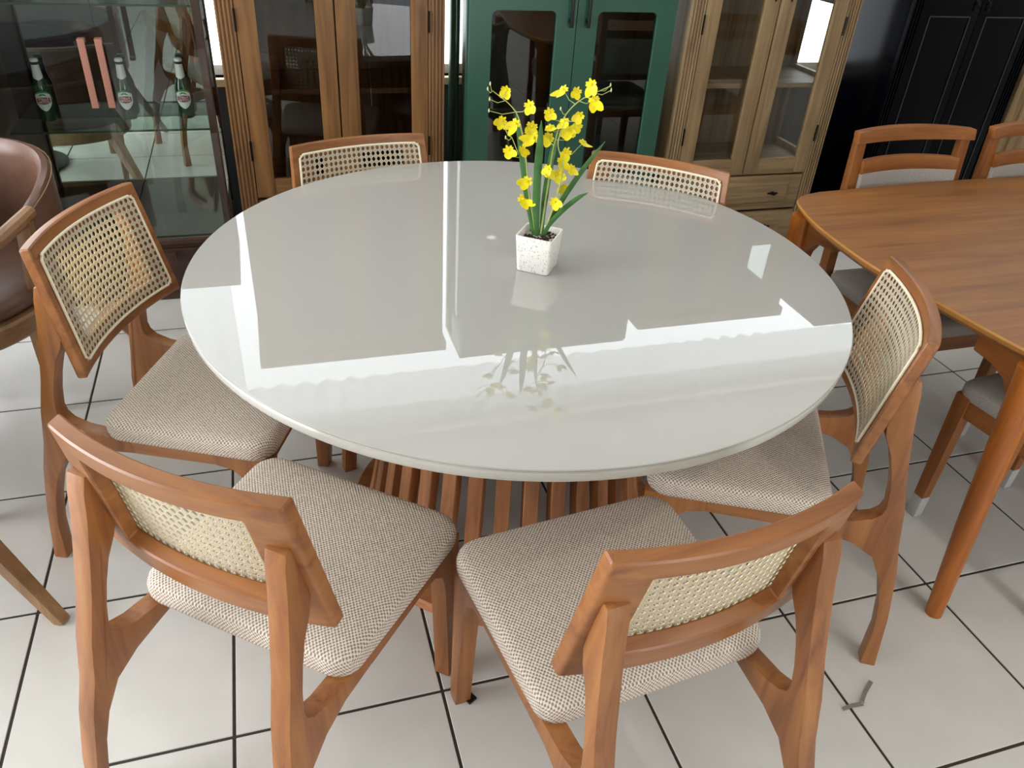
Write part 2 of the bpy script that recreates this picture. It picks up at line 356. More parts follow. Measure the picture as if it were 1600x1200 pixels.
# ------------------------------------------------------------------ cane chair
TU, TW, TZ, BU, BW, BZ = -.251, .207, .861, -.189, .226, .565
NRM = Vector((TZ-BZ, 0, -(TU-BU))).normalized()
def FB(a, b, d):
    u = BU+(TU-BU)*b - .034*(1-a*a); z = BZ+(TZ-BZ)*b; wv = BW+(TW-BW)*b
    return Vector((u+.010, a*wv, z)) + NRM*d
def vs_(u, z):
    if u > -.11: return .207+.03*(u+.1)+max(0, .35-z)*.05
    return .203+(.35-z)*(.10 if z < .35 else .05)
def make_chair(label):
    t = thing('cane_back_chair', label, 'chair', group='cane-back chairs around the round table')
    # backrest frame: bent ring with splayed inner edge
    A = [-1, -.955, -.9, -.84, -.78, -.72, -.66]+[-.66+1.32*k/14 for k in range(1, 14)]+[.66, .72, .78, .84, .9, .955, 1]
    Bq = [0, .10, .20, .4, .6, .84, .92, 1]
    m = MB(); idx = {}
    def vid(i, j, d):
        k = (i, j, d)
        if k not in idx:
            a, b = A[i], Bq[j]
            dd = .012 if d else -.014
            if not d and abs(a) <= .6601 and .199 <= b <= .8401 and (abs(abs(a)-.66) < 1e-6 or abs(b-.20) < 1e-6 or abs(b-.84) < 1e-6):
                a = a*1.035; b = .5+(b-.5)*1.06
            idx[k] = len(m.v); m.v.append(tuple(FB(a, b, dd)))
        return idx[k]
    ni, nj = len(A)-1, len(Bq)-1
    hole = lambda i, j: A[i] >= -.6601 and A[i+1] <= .6601 and Bq[j] >= .1999 and Bq[j+1] <= .8401
    for i in range(ni):
        for j in range(nj):
            if hole(i, j): continue
            m.f.append((vid(i, j, 1), vid(i+1, j, 1), vid(i+1, j+1, 1), vid(i, j+1, 1)))
            m.f.append((vid(i, j, 0), vid(i, j+1, 0), vid(i+1, j+1, 0), vid(i+1, j, 0)))
            for (di, dj, e) in ((-1, 0, ((i, j), (i, j+1))), (1, 0, ((i+1, j), (i+1, j+1))), (0, -1, ((i, j), (i+1, j))), (0, 1, ((i, j+1), (i+1, j+1)))):
                q = (i+di, j+dj)
                if not (0 <= q[0] < ni and 0 <= q[1] < nj) or hole(*q):
                    m.f.append((vid(*e[0], 0), vid(*e[1], 0), vid(*e[1], 1), vid(*e[0], 1)))
    fo = m.build('backrest_frame', CH['y'], t, bevel=.0075, seg=3)
    # cane sheet with real holes
    nx, ny = 25, 15; a0, a1, b0, b1 = -.885, .885, .09, .91
    mc = MB(); uvs = []; pin = {}
    def P(gx, gy, d):
        a = a0+(a1-a0)*gx/nx; b = b0+(b1-b0)*gy/ny
        k = (round(gx, 4), round(gy, 4), d)
        if k not in pin: pin[k] = len(mc.v); mc.v.append(tuple(FB(a, b, d))); uvs.append((gx, gy))
        return pin[k]
    oct_ = [(math.cos(PI/4*k+PI/8), math.sin(PI/4*k+PI/8)) for k in range(8)]
    out_ = [(.5, .25), (.25, .5), (-.25, .5), (-.5, .25), (-.5, -.25), (-.25, -.5), (.25, -.5), (.5, -.25)]
    cor = [(.5, .5), (-.5, .5), (-.5, -.5), (.5, -.5)]
    for i in range(nx):
        for j in range(ny):
            cx, cy = i+.5, j+.5; R = .365
            for d, fl_ in ((.0175, 0), (.0158, 1)):
                O = [P(cx+x, cy+y, d) for x, y in out_]; I = [P(cx+x*R, cy+y*R*1.06, d) for x, y in oct_]; K = [P(cx+x, cy+y, d) for x, y in cor]
                for k in range(8):
                    q = [I[k], O[k], O[(k+1) % 8], I[(k+1) % 8]]
                    if k % 2 == 0: q.insert(2, K[k//2])
                    mc.f.append(tuple(q[::-1] if fl_ else q))
            I0 = [P(cx+x*R, cy+y*R*1.06, .0175) for x, y in oct_]; I1 = [P(cx+x*R, cy+y*R*1.06, .0158) for x, y in oct_]
            for k in range(8): mc.f.append((I0[k], I0[(k+1) % 8], I1[(k+1) % 8], I1[k]))
    me = bpy.data.meshes.new('cane_panel'); me.from_pydata(mc.v, [], mc.f)
    ul = me.uv_layers.new(name='UVMap')
    for lp in me.loops: ul.data[lp.index].uv = uvs[lp.vertex_index]
    me.polygons.foreach_set('use_smooth', [False]*len(me.polygons)); me.materials.append(CANE)
    cp = link('cane_panel', me, t)
    # cane spline round the sheet
    loop = []
    for k in range(14): loop.append((a0+(a1-a0)*(.03+.94*k/13), b0))
    for k in range(8): loop.append((a1, b0+(b1-b0)*(.04+.92*k/7)))
    for k in range(14): loop.append((a1-(a1-a0)*(.03+.94*k/13), b1))
    for k in range(8): loop.append((a0, b1-(b1-b0)*(.04+.92*k/7)))
    MB().tube([FB(a, b, .0160) for a, b in loop], .0034, 8, closed=True).build('cane_border', SPL, cp, fixn=True)
    # legs
    rear = [(-.350, 0), (-.351, .11), (-.340, .19), (-.322, .255), (-.290, .315), (-.24, .343), (-.18, .356), (-.10, .362), (-.112, .394), (-.17, .398), (-.225, .406), (-.260, .420), (-.275, .436), (-.279, .456), (-.273, .50), (-.262, .545),
            (-.247, .59), (-.226, .628), (-.219, .655), (-.223, .69), (-.231, .74), (-.236, .764), (-.242, .772), (-.253, .769), (-.2605, .74), (-.267, .69), (-.280, .62), (-.296, .54), (-.319, .45), (-.335, .36), (-.354, .28), (-.373, .15), (-.385, 0)]
    front = [(.166, 0), (.170, .15), (.171, .28), (.163, .325), (.135, .352), (.09, .362), (.09, .395), (.236, .395), (.229, .30), (.214, .15), (.200, 0)]
    rail = [(-.102, .362), (0, .362), (.092, .362), (.092, .395), (0, .395), (-.113, .394)]
    for sd in (1, -1):
        for nm, poly, mt in (('leg', rear, CH['z']), ('leg', front, CH['z']), ('seat_rail', rail, CH['x'])):
            MB().prism(poly, lambda u, z, k, sd=sd: (u, sd*(vs_(u, z)+(.0185 if k else -.0185)), z)).build(nm, mt, t, bevel=.005 if nm == 'leg' else .003, seg=2)
    B(-.10, -.07, -.19, .19, .355, .392).build('cross_rail', CH['y'], t, bevel=.003); B(.185, .215, -.2, .2, .35, .392).build('cross_rail', CH['y'], t, bevel=.003)
    # cushion
    cs = MB(); ol = []
    cn = [(.236, .249, .05), (.236, -.249, .05), (-.178, -.226, .045), (-.178, .226, .045)]
    cx = [Vector((p[0], p[1])) for p in cn]
    for k in range(4):
        p, a, b, r = cx[k], cx[k-1], cx[(k+1) % 4], cn[k][2]
        da, db = (a-p).normalized(), (b-p).normalized()
        half = da.angle(db)/2; L = r/math.tan(half); c0 = p+(da+db).normalized()*(r/math.sin(half))
        s0, s1 = p+da*L-c0, p+db*L-c0; an0 = math.atan2(s0.y, s0.x); dan = math.atan2(s1.y, s1.x)-an0
        dan = (dan+PI) % (2*PI)-PI
        for q in range(9): ol.append(c0+Vector((math.cos(an0+dan*q/8), math.sin(an0+dan*q/8)))*r)
        nxt = cx[(k+1) % 4]; # straight subdivisions
        e0 = ol[-1]
    full = []
    for q in range(len(ol)):
        p, nx_ = ol[q], ol[(q+1) % len(ol)]; k_ = max(1, int((nx_-p).length/.03))
        full += [p+(nx_-p)*w_/k_ for w_ in range(k_)]
    ol = full; n = len(ol); cen = Vector((.03, 0)); rings = [(.955, .393), (.988, .397), (1.0, .407), (1.002, .422), (.99, .434), (.965, .4415), (.92, .4455), (.82, .449), (.65, .4515), (.35, .4535)]
    V = []
    for f, z in rings: V += [(cen.x+(p.x-cen.x)*f, cen.y+(p.y-cen.y)*f, z) for p in ol]
    V.append((cen.x, cen.y, .4545)); F = [tuple(range(n))[::-1]]
    for k in range(len(rings)-1): F += [(k*n+i, k*n+(i+1) % n, (k+1)*n+(i+1) % n, (k+1)*n+i) for i in range(n)]
    k = len(rings)-1; F += [(k*n+i, k*n+(i+1) % n, len(V)-1) for i in range(n)]
    so_ = cs.add(V, F).build('seat', FAB, t, ang=60)
    me = so_.data; ul = me.uv_layers.new(name='UVMap')
    zr = [(.395, .034), (.402, .026), (.417, .012), (.430, 0)]
    for lp in me.loops:
        co = me.vertices[lp.vertex_index].co; d = Vector((co.x-.03, co.y)); e = max(0, .4345-co.z)*.95
        # unroll the sides outward from the nearest straight edge
        ax = abs(co.y)/.245; bx = abs(co.x-.03)/.205
        ex, ey = (0, math.copysign(e, co.y)) if ax > bx else (math.copysign(e, co.x-.03), 0)
        ul.data[lp.index].uv = (co.x+ex, co.y+ey)
    return t
CHAIRS = [((.173, .061), .885, 'cane-back wooden chair with beige tweed seat, front left, seen from behind'),
          ((.737, -.183), 1.679, 'cane-back wooden chair with beige tweed seat, front right, seen from behind'),
          ((1.27, .219), 2.63, 'cane-back chair on the right, between the round table and the rectangular table'),
          ((.011, .722), -.399, 'cane-back chair on the left beside the leather armchair, cane glowing yellow'),
          ((.526, 1.057), -1.348, 'cane-back chair behind the round table in front of the amber wooden cabinet'),
          ((1.175, .803), -2.213, 'cane-back chair behind the round table, to the right of the yellow flowers')]
ch0 = make_chair(CHAIRS[0][2])
for k, ((x, y), a, lb) in enumerate(CHAIRS):
    if k == 0: ch0.location = (x, y, 0); ch0.rotation_euler = (0, 0, a)
    else: dup(ch0, (x, y, 0), a, lb)

# ------------------------------------------------------------------ round table
tx, ty, tz, tr = .754, .553, .78, .756
rtb = thing('round_dining_table', 'large round glossy off-white dining table on a slatted wooden pedestal', 'table', (tx, ty, 0))
MB().lathe([(0, tz-.004), (tr-.0012, tz-.004), (tr, tz-.003), (tr, tz-.0012), (tr-.0016, tz), (0, tz)], 160).build('glass_top', TOPG, rtb, ang=20)
MB().lathe([(0, tz-.030), (tr-.012, tz-.030), (tr-.004, tz-.027), (tr-.001, tz-.020), (tr-.001, tz-.010), (tr-.004, tz-.0055), (tr-.008, tz-.0045), (0, tz-.0045)], 160).build('tabletop', LACQ, rtb, ang=25)
def rp(z): return .315+.085*max(0, (.72-z)/.72)**1.9
MB().lathe([(.345, 0), (.435, 0), (.438, .004), (.438, .024), (.432, .03), (.345, .03)], 96, ring=True).build('base_ring', SLAT['x'], rtb)
MB().lathe([(.24, tz-.055), (.335, tz-.055), (.335, tz-.0305), (.24, tz-.0305)], 96, ring=True).build('top_ring', SLAT['x'], rtb)
sl = MB(); zs = [.03, .1, .2, .32, .45, .6, tz-.055]
V = []
for z in zs:
    r = rp(z)
    V += [(r-.032, -.018, z), (r, -.018, z), (r, .018, z), (r-.032, .018, z)]
F = [(3, 2, 1, 0), tuple(len(V)-4+i for i in range(4))]
for k in range(len(zs)-1): F += [(4*k+i, 4*k+(i+1) % 4, 4*k+4+(i+1) % 4, 4*k+4+i) for i in range(4)]
sm = sl.add(V, F).mesh('slat', SLAT['z'], bevel=.002, seg=1)
for k in range(32):
    s = link('slat', sm, rtb); s.rotation_euler = (0, 0, 2*PI*(k+.3)/32)

# ------------------------------------------------------------------ potted orchid
po = thing('potted_orchid', 'yellow artificial orchid in a speckled white square pot on the round table', 'plant', (.788, .530, tz+.0005), math.radians(-37))
def sq(h, z, r=.008, n=4):
    o = []
    for cx, cy, a in ((1, 1, 0), (-1, 1, PI/2), (-1, -1, PI), (1, -1, 1.5*PI)):
        for k in range(n+1): o.append((cx*(h-r)+r*math.cos(a+PI/2*k/n), cy*(h-r)+r*math.sin(a+PI/2*k/n), z))
    return o
rings = [sq(.036, 0), sq(.0385, .002), sq(.0445, .086), sq(.044, .0885), sq(.0425, .089), sq(.0405, .0875), sq(.039, .070)]
V = sum(rings, []); n = 20; F = [tuple(range(n))[::-1], tuple(range(6*n, 7*n))]
for k in range(6): F += [(k*n+i, k*n+(i+1) % n, (k+1)*n+(i+1) % n, (k+1)*n+i) for i in range(n)]
MB().add(V, F).build('pot', POT, po, ang=50)
so = MB()
for k in range(70):
    x, y = rnd.uniform(-.034, .034), rnd.uniform(-.034, .034); a = rnd.uniform(0, PI); s = rnd.uniform(.004, .009); hh = rnd.uniform(.003, .006)
    z = .071+rnd.uniform(0, .007); dx, dy = math.cos(a)*s, math.sin(a)*s
    so.add([(x-dx, y-dy, z), (x+dy*.5, y-dx*.5, z-.001), (x+dx, y+dy, z+.001), (x-dy*.5, y+dx*.5, z), (x, y, z+hh)], [(0, 1, 4), (1, 2, 4), (2, 3, 4), (3, 0, 4), (3, 2, 1, 0)])
o = so.build('bark_soil', SOIL, po); o['kind'] = 'stuff'
inv = (Matrix.Translation(po.location) @ Matrix.Rotation(po.rotation_euler.z, 4, 'Z')).inverted()
def L_(p): return inv @ Vector(p)
STEMS = {'s1': [[0.781, 0.5326, 0.8643], [0.7595, 0.5456, 0.9602], [0.7511, 0.5539, 1.0306], [0.7345, 0.5652, 1.1112], [0.7161, 0.5772, 1.1419], [0.6802, 0.5955, 1.1682]],
 's2': [[0.7903, 0.5292, 0.8649], [0.7964, 0.5249, 0.9807], [0.8, 0.5215, 1.0604], [0.8121, 0.515, 1.1234], [0.8415, 0.5023, 1.1683], [0.8992, 0.4791, 1.204]],
 's3': [[0.7972, 0.5266, 0.8655], [0.8134, 0.5138, 0.9514], [0.8207, 0.5043, 1.0273], [0.8036, 0.5036, 1.0797], [0.8099, 0.4944, 1.1292]],
 's4': [[0.7782, 0.5336, 0.8641], [0.7635, 0.5452, 0.9452], [0.7475, 0.5573, 1.0124], [0.7217, 0.5729, 1.0749]]}
def catmull(pts, n=6):
    P_ = [Vector(p) for p in pts]; P_ = [2*P_[0]-P_[1]]+P_+[2*P_[-1]-P_[-2]]; o = []
    for i in range(1, len(P_)-2):
        for k in range(n):
            t = k/n; a, b, c, d = P_[i-1:i+3]
            o.append(.5*((2*b)+(c-a)*t+(2*a-5*b+4*c-d)*t*t+(3*b-a-3*c+d)*t**3))
    return o+[P_[-2]]
stem_pts = []
for k, v in STEMS.items():
    c = catmull(v); n = len(c); stem_pts += c
    MB().tube([L_(p) for p in c], [.0021-.0012*i/n for i in range(n)], 6).build('flower_stem', STEM, po)
LEAVES = [([[0.7825, 0.532, 0.8600], [0.7741, 0.5271, 0.9289], [0.7686, 0.5211, 1.0123], [0.7663, 0.514, 1.0845], [0.7632, 0.5071, 1.1294]], .0085),
 ([[0.7755, 0.5346, 0.8600], [0.7578, 0.5464, 0.945], [0.745, 0.5564, 1.0229], [0.7345, 0.5655, 1.0906], [0.7268, 0.5737, 1.136]], .0065),
 ([[0.7977, 0.5265, 0.8600], [0.8189, 0.5214, 0.921], [0.8482, 0.5133, 0.9825], [0.8817, 0.5037, 1.0421], [0.9094, 0.4963, 1.0841]], .0055),
 ([[0.7952, 0.5274, 0.8600], [0.81, 0.5166, 0.8988], [0.8351, 0.5021, 0.9367], [0.859, 0.4881, 0.9646], [0.8745, 0.4771, 0.9782]], .0055),
 ([[0.7919, 0.5286, 0.8600], [0.795, 0.5354, 0.9321], [0.8011, 0.5412, 0.9894], [0.8107, 0.5457, 1.0665], [0.8193, 0.5505, 1.1187]], .007)]
view = (Vector((CAM.x, CAM.y, 1.0))-Vector((.788, .53, 1.0))).normalized()
for pts, wd in LEAVES:
    c = catmull(pts); n = len(c); V = []; F = []
    for i, p in enumerate(c):
        t = i/(n-1); d = (c[min(i+1, n-1)]-c[max(i-1, 0)]).normalized(); s = d.cross(view).normalized(); nn = s.cross(d)
        ww = wd*(.62+.38*min(1, t*3))*(1-max(0, (t-.55)/.45)**1.8)+.0004
        for sgn, off in ((-1, .0), (-.5, -.35), (0, -.5), (.5, -.35), (1, 0)): V.append(L_(p+s*sgn*ww-nn*off*ww*-.5*-1+nn*.0007))
        for sgn, off in ((1, 0), (0, -.5), (-1, 0)): V.append(L_(p+s*sgn*ww-nn*off*ww*.5-nn*.0007))
    m_ = 8
    for i in range(n-1): F += [(i*m_+k, i*m_+(k+1) % m_, (i+1)*m_+(k+1) % m_, (i+1)*m_+k) for k in range(m_)]
    F += [tuple(range(m_))[::-1], tuple(range((n-1)*m_, n*m_))]
    MB().add(V, F).build('leaf', LEAF, po, ang=50)
def flower_meshes():
    ms = []
    for var in range(3):
        m = MB()
        def petal(ang, ln, wd, cup, base=.001):
            V = []; K = 5
            for i in range(K+1):
                t = i/K; ww = wd*math.sin(PI*(.12+.82*t))**.8; x = base+ln*t; z = cup*t*t*ln
                for s in (-1, 0, 1): V.append((x, s*ww, z+abs(s)*ww*.25))
            V2 = [(x, y, z-.0006) for x, y, z in V]; ca, sa = math.cos(ang), math.sin(ang)
            allv = [(x*ca-y*sa, x*sa+y*ca, z) for x, y, z in V+V2]; q = len(V); F = []
            for i in range(K):
                for j in range(2):
                    a = 3*i+j; F.append((a, a+1, a+4, a+3)); F.append((q+a+3, q+a+4, q+a+1, q+a))
            for i in range(K): F += [(3*i, 3*i+3, q+3*i+3, q+3*i), (3*i+5, 3*i+2, q+3*i+2, q+3*i+5)]
            m.add(allv, F)
        # two-lobed lip pointing down (-y), small sepals above
        petal(-PI/2-.42, .017+.002*var, .0078, .25+.3*var); petal(-PI/2+.42, .017+.002*var, .0078, .25+.3*var)
        for a in (PI/2, PI/2+1.0, PI/2-1.0, .1, PI-.1): petal(a, .0095, .0028, .5-.3*var)
        m.lathe([(.0001, .0045), (.0022, .003), (.0025, .001), (.0015, 0)], 8)
        me = m.mesh('flower', YEL, ang=70); ms.append(me)
    return ms
FM = flower_meshes()
FL = [[0.7081, 0.5901, 1.1714], [0.7002, 0.5817, 1.1095], [0.7161, 0.5338, 1.117], [0.7464, 0.5391, 1.1513], [0.7639, 0.5691, 1.0984], [0.7632, 0.5441, 1.0811], [0.7388, 0.5495, 1.0534], [0.7176, 0.5811, 1.0442], [0.7862, 0.5132, 1.112], [0.801, 0.554, 1.0789], [0.7902, 0.5373, 1.1364], [0.811, 0.5203, 1.1871], [0.8392, 0.5164, 1.1842], [0.8626, 0.4963, 1.2028], [0.8669, 0.4834, 1.1743], [0.8352, 0.4787, 1.1459], [0.8532, 0.5222, 1.1133], [0.8151, 0.509, 1.1253], [0.8242, 0.5021, 1.1086], [0.8444, 0.5248, 1.0921], [0.8744, 0.5356, 1.0707], [0.8161, 0.4845, 1.0675], [0.8261, 0.5311, 1.0329], [0.8471, 0.5223, 1.0192], [0.7858, 0.5016, 1.0267], [0.7516, 0.537, 0.9882], [0.7475, 0.547, 0.944], [0.8073, 0.5026, 0.9515], [0.8456, 0.5439, 0.967], [0.7926, 0.5129, 1.0166], [0.8176, 0.5286, 1.0042]]
BD = [[0.6664, 0.5689, 1.189], [0.6654, 0.5834, 1.1752], [0.6652, 0.5646, 1.1592], [0.665, 0.5655, 1.1353], [0.9063, 0.4987, 1.2005], [0.8987, 0.4755, 1.196], [0.698, 0.5562, 1.1011], [0.7013, 0.5539, 1.0812], [0.8048, 0.5102, 1.1513]]
ped = MB()
def pedicel(p):
    p = Vector(p); c = [q for q in stem_pts if q.z < p.z-.004] or stem_pts
    q = min(c, key=lambda q: (q-p).length); mid = (p+q)/2+Vector((0, 0, -.006))
    ped.tube([L_(v) for v in (q, mid, p)], [.0009, .0008, .0007], 5)
for k, p in enumerate(FL):
    f = link('flower', FM[k % 3], po); f.location = L_(p)
    d = view+Vector((rnd.uniform(-.7, .7), rnd.uniform(-.7, .7), rnd.uniform(-.15, .9)))
    R_ = inv.to_3x3() @ d.normalized().to_track_quat('Z', 'Y').to_matrix() @ Matrix.Rotation(rnd.uniform(-.8, .8), 3, 'Z')
    f.rotation_euler = R_.to_euler(); s = rnd.uniform(.95, 1.25); f.scale = (s, s, s); pedicel(p)
bm_ = MB().lathe([(.0002, -.004), (.0016, -.0015), (.0018, .001), (.0008, .004), (.0001, .005)], 8).mesh('bud', BUD)
for p in BD: b = link('bud', bm_, po); b.location = L_(p); pedicel(p)
ped.build('flower_stalk', STEM, po)

# ------------------------------------------------------------------ wooden display cabinets (two alike in build)
Y0 = 2.05
def fluted_post(m, x0, x1, y0, y1, z0, z1, n=4):
    m.box(x0, x1, y0+.006, y1, z0, z1); w_ = (x1-x0)/(n*2+1)
    for k in range(n+1): m.box(x0+2*k*w_, x0+(2*k+1)*w_, y0, y0+.0065, z0, z1)
def drop_pull(parent, x, y, z):
    m = MB(); m.lathe([(.0, -.003), (.011, -.003), (.009, .002), (0, .003)], 12)
    for v in range(len(m.v)): a = m.v[v]; m.v[v] = (a[0]*.8+x, y-a[2]-.003, a[1]*1.3+z)
    m.tube([(x, y-.008, z), (x-.003, y-.012, z-.012), (x, y-.012, z-.030), (x+.003, y-.012, z-.012), (x, y-.008, z)], .0022, 6)
    m.lathe([(.0002, -.042), (.005, -.036), (.003, -.03), (.0002, -.028)], 8, (x, y-.012))
    for v in range(len(m.v)-32, len(m.v)): a = m.v[v]; m.v[v] = (a[0], a[1], a[2]+z)
    return m.build('drop_pull', IRON, parent)
def wood_cabinet(x0, label, W, glass_sides):
    D = .40; Wd = .81; hh = 1.93; t = thing('display_cabinet', label, 'cabinet', (x0, Y0, 0))
    pw = .062
    for xa in (0, Wd-pw):
        m = MB(); fluted_post(m, xa, xa+pw, 0, .045, .0, hh-.05); m.build('fluted_post', W['z'], t, bevel=.001, seg=1)
    B(-.015, Wd+.015, -.02, D, hh-.05, hh).build('cornice', W['x'], t, bevel=.006)
    B(.045, Wd-.045, .02, D-.02, .06, .10).build('bottom_board', W['x'], t)
    B(.02, Wd-.02, .012, D-.02, .42, .445).build('cabinet_floor', W['x'], t)
    B(pw, Wd-pw, .01, .04, .0, .07).build('plinth', W['x'], t, bevel=.002)
    B(pw, Wd-pw, .008, .04, .408, .428).build('rail', W['x'], t)
    B(0.0, Wd, D-.02, D, .0, hh-.05).build('back_panel', W['z'], t)
    for q_, (xa, xb) in enumerate(((0, .022), (Wd-.022, Wd))):
        if q_ not in glass_sides:
            B(xa, xb, .045, D-.02, .0, hh-.05).build('side_panel', W['z'], t); continue
        m = MB(); m.box(xa, xb, .045, .075, .43, hh-.05).box(xa, xb, D-.05, D-.02, .43, hh-.05)
        for za, zb in ((.43, .475), (.775, .83), (1.12, 1.17), (1.5, 1.56), (1.82, hh-.05)): m.box(xa, xb, .075, D-.05, za, zb)
        m.build('side_frame', W['z'], t)
        B(xa, xb, .045, D-.02, 0, .43).build('side_panel', W['z'], t)
        g = (xa+xb)/2; B(g-.002, g+.002, .075, D-.05, .475, 1.82).build('side_glass', GLASS, t)
    for z in (.792, 1.15, 1.52): B(.024, Wd-.024, .045, D-.025, z, z+.02).build('shelf', W['x'], t, bevel=.001, seg=1)
    # drawers
    for za, zb in ((.235, .4), (.078, .222)):
        dr = B(pw+.005, Wd-pw-.005, 0.004, .03, za, zb).build('drawer', W['x'], t, bevel=.002)
        m = MB(); a, b = pw+.07, Wd-pw-.07
        m.add([(a, .004, za+.03), (b, .004, za+.03), (b, .004, zb-.03), (a, .004, zb-.03), (a+.012, -.008, za+.04), (b-.012, -.008, za+.04), (b-.012, -.008, zb-.04), (a+.012, -.008, zb-.04)],
              [(4, 5, 6, 7), (0, 1, 5, 4), (1, 2, 6, 5), (2, 3, 7, 6), (3, 0, 4, 7)]).build('raised_panel', W['x'], dr)
        for xk in (.22, .588):
            k = MB(); k.lathe([(.0001, -.002), (.013, -.002), (.011, .003), (.006, .006), (.010, .014), (.008, .020), (.0001, .022)], 14)
            k.v = [(a_*1.0+xk, -.008-c_, b_*.7+(za+zb)/2) for a_, b_, c_ in k.v]
            k.bar((xk-.026, -.0105, (za+zb)/2), (xk+.026, -.0105, (za+zb)/2), .012, .005); k.build('knob', IRON, dr)
    # doors
    for side, (a, b, sl_, sr_) in enumerate(((pw+.003, Wd/2-.003, .069, .066), (Wd/2+.003, Wd-pw-.003, .073, .063))):
        dm = MB(); dm.box(a, a+sl_, 0, .026, .415, 1.87); dm.box(b-sr_, b, 0, .026, .415, 1.87)
        door = dm.build('door', W['z'], t, bevel=.003)
        B(a+sl_, b-sr_, .002, .024, .415, .485).build('door_rail', W['x'], door, bevel=.002); B(a+sl_, b-sr_, .002, .024, 1.80, 1.87).build('door_rail', W['x'], door, bevel=.002)
        B(a+sl_-.002, b-sr_+.002, .012, .016, .483, 1.802).build('door_glass', GLASS if glass_sides else GLASSS, door)
        drop_pull(door, (b-.03) if side == 0 else (a+.04), 0, 1.19)
        hx = a-.0035 if side == 0 else b+.0035
        for hz in (.56, 1.02, 1.6): MB().tube([(hx, -.002, hz), (hx, -.002, hz+.075)], .004, 8).build('hinge', IRON, door)
    return t
wood_cabinet(.09, 'amber pine display cabinet with two glass doors, behind the left of the round table', W1, ())
wood_cabinet(1.92, 'pale weathered pine display cabinet with drawers, between green and black cabinets', W2, (1,))

# green cabinet
gx, gw, gh, gd = .99, .866, 1.99, .33
g = thing('green_cabinet', 'dark green lacquered cabinet with rounded glass doors behind the flowers', 'cabinet', (gx, Y0, 0))
B(gw-.018, gw, .02, gd, 0, gh).build('side_panel', GREEN, g, bevel=.002)
for xa in (0,):
    m = MB(); m.box(xa, xa+.018, .02, .088, 0, gh).box(xa, xa+.018, gd-.135, gd, 0, gh).box(xa, xa+.018, .088, gd-.135, 0, .12).box(xa, xa+.018, .088, gd-.135, gh-.14, gh); m.build('side_frame', GREEN, g, bevel=.002)
    B(xa+.007, xa+.011, .088, gd-.135, .12, gh-.14).build('side_glass', GLASS, g)
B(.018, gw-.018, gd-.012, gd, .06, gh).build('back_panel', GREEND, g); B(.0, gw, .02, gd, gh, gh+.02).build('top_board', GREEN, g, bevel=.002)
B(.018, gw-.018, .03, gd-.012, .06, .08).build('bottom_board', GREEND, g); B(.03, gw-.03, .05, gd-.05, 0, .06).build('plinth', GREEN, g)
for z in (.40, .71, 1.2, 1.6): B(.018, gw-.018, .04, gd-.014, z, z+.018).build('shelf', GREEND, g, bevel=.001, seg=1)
def rrect(x0, x1, z0, z1, r, n=5):
    o = []
    for cx, cz, a in ((x1-r, z1-r, 0), (x0+r, z1-r, PI/2), (x0+r, z0+r, PI), (x1-r, z0+r, 1.5*PI)):
        for k in range(n+1): o.append((cx+r*math.cos(a+PI/2*k/n), cz+r*math.sin(a+PI/2*k/n)))
    return o
def holed_panel(m, x0, x1, z0, z1, holes, y0, y1):
    # slab split into bands, each band with one rounded opening
    for (hx0, hx1, hz0, hz1, bz0, bz1) in holes:
        ho = rrect(hx0, hx1, hz0, hz1, .022); n = len(ho); q = n//4
        outer = []
        cs = [(x1, bz1), (x0, bz1), (x0, bz0), (x1, bz0)]
        for k in range(n): outer.append(cs[k//q])
        for y, fl_ in ((y0, 0), (y1, 1)):
            V = [(p[0], y, p[1]) for p in ho]+[(p[0], y, p[1]) for p in outer]
            m.add(V, [((k, (k+1) % n, n+(k+1) % n, n+k)) for k in range(n)])
        m.add([(p[0], y0, p[1]) for p in ho]+[(p[0], y1, p[1]) for p in ho], [(k, (k+1) % n, n+(k+1) % n, n+k) for k in range(n)])
    m.add([(x0, y0, z0), (x1, y0, z0), (x1, y0, z1), (x0, y0, z1), (x0, y1, z0), (x1, y1, z0), (x1, y1, z1), (x0, y1, z1)], [(0, 1, 5, 4), (1, 2, 6, 5), (2, 3, 7, 6), (3, 0, 4, 7)])
for a, b, hx in ((.004, gw/2-.002+.002, gw/2-.028), (gw/2+.003, gw-.004, gw/2+.043)):
    m = MB(); zs_ = ((.13, 1.10, .065, 1.2), (1.30, 1.87, 1.2, gh-.005))
    holed_panel(m, a, b, .065, gh-.005, [(a+.088, b-.082, z0, z1, q0, q1) for z0, z1, q0, q1 in zs_], -.002, .02)
    dr = m.build('door', GREEN, g, bevel=.0015, seg=1)
    for z0, z1, _, _ in zs_: B(a+.08, b-.075, .010, .014, z0-.008, z1+.008).build('door_glass', GLASSS, dr)
    MB().box(hx-.006, hx+.006, -.032, -.022, 1.045, 1.30).box(hx-.005, hx+.005, -.024, -.002, 1.06, 1.075).box(hx-.005, hx+.005, -.024, -.002, 1.27, 1.285).build('handle', BLK, dr, bevel=.002)

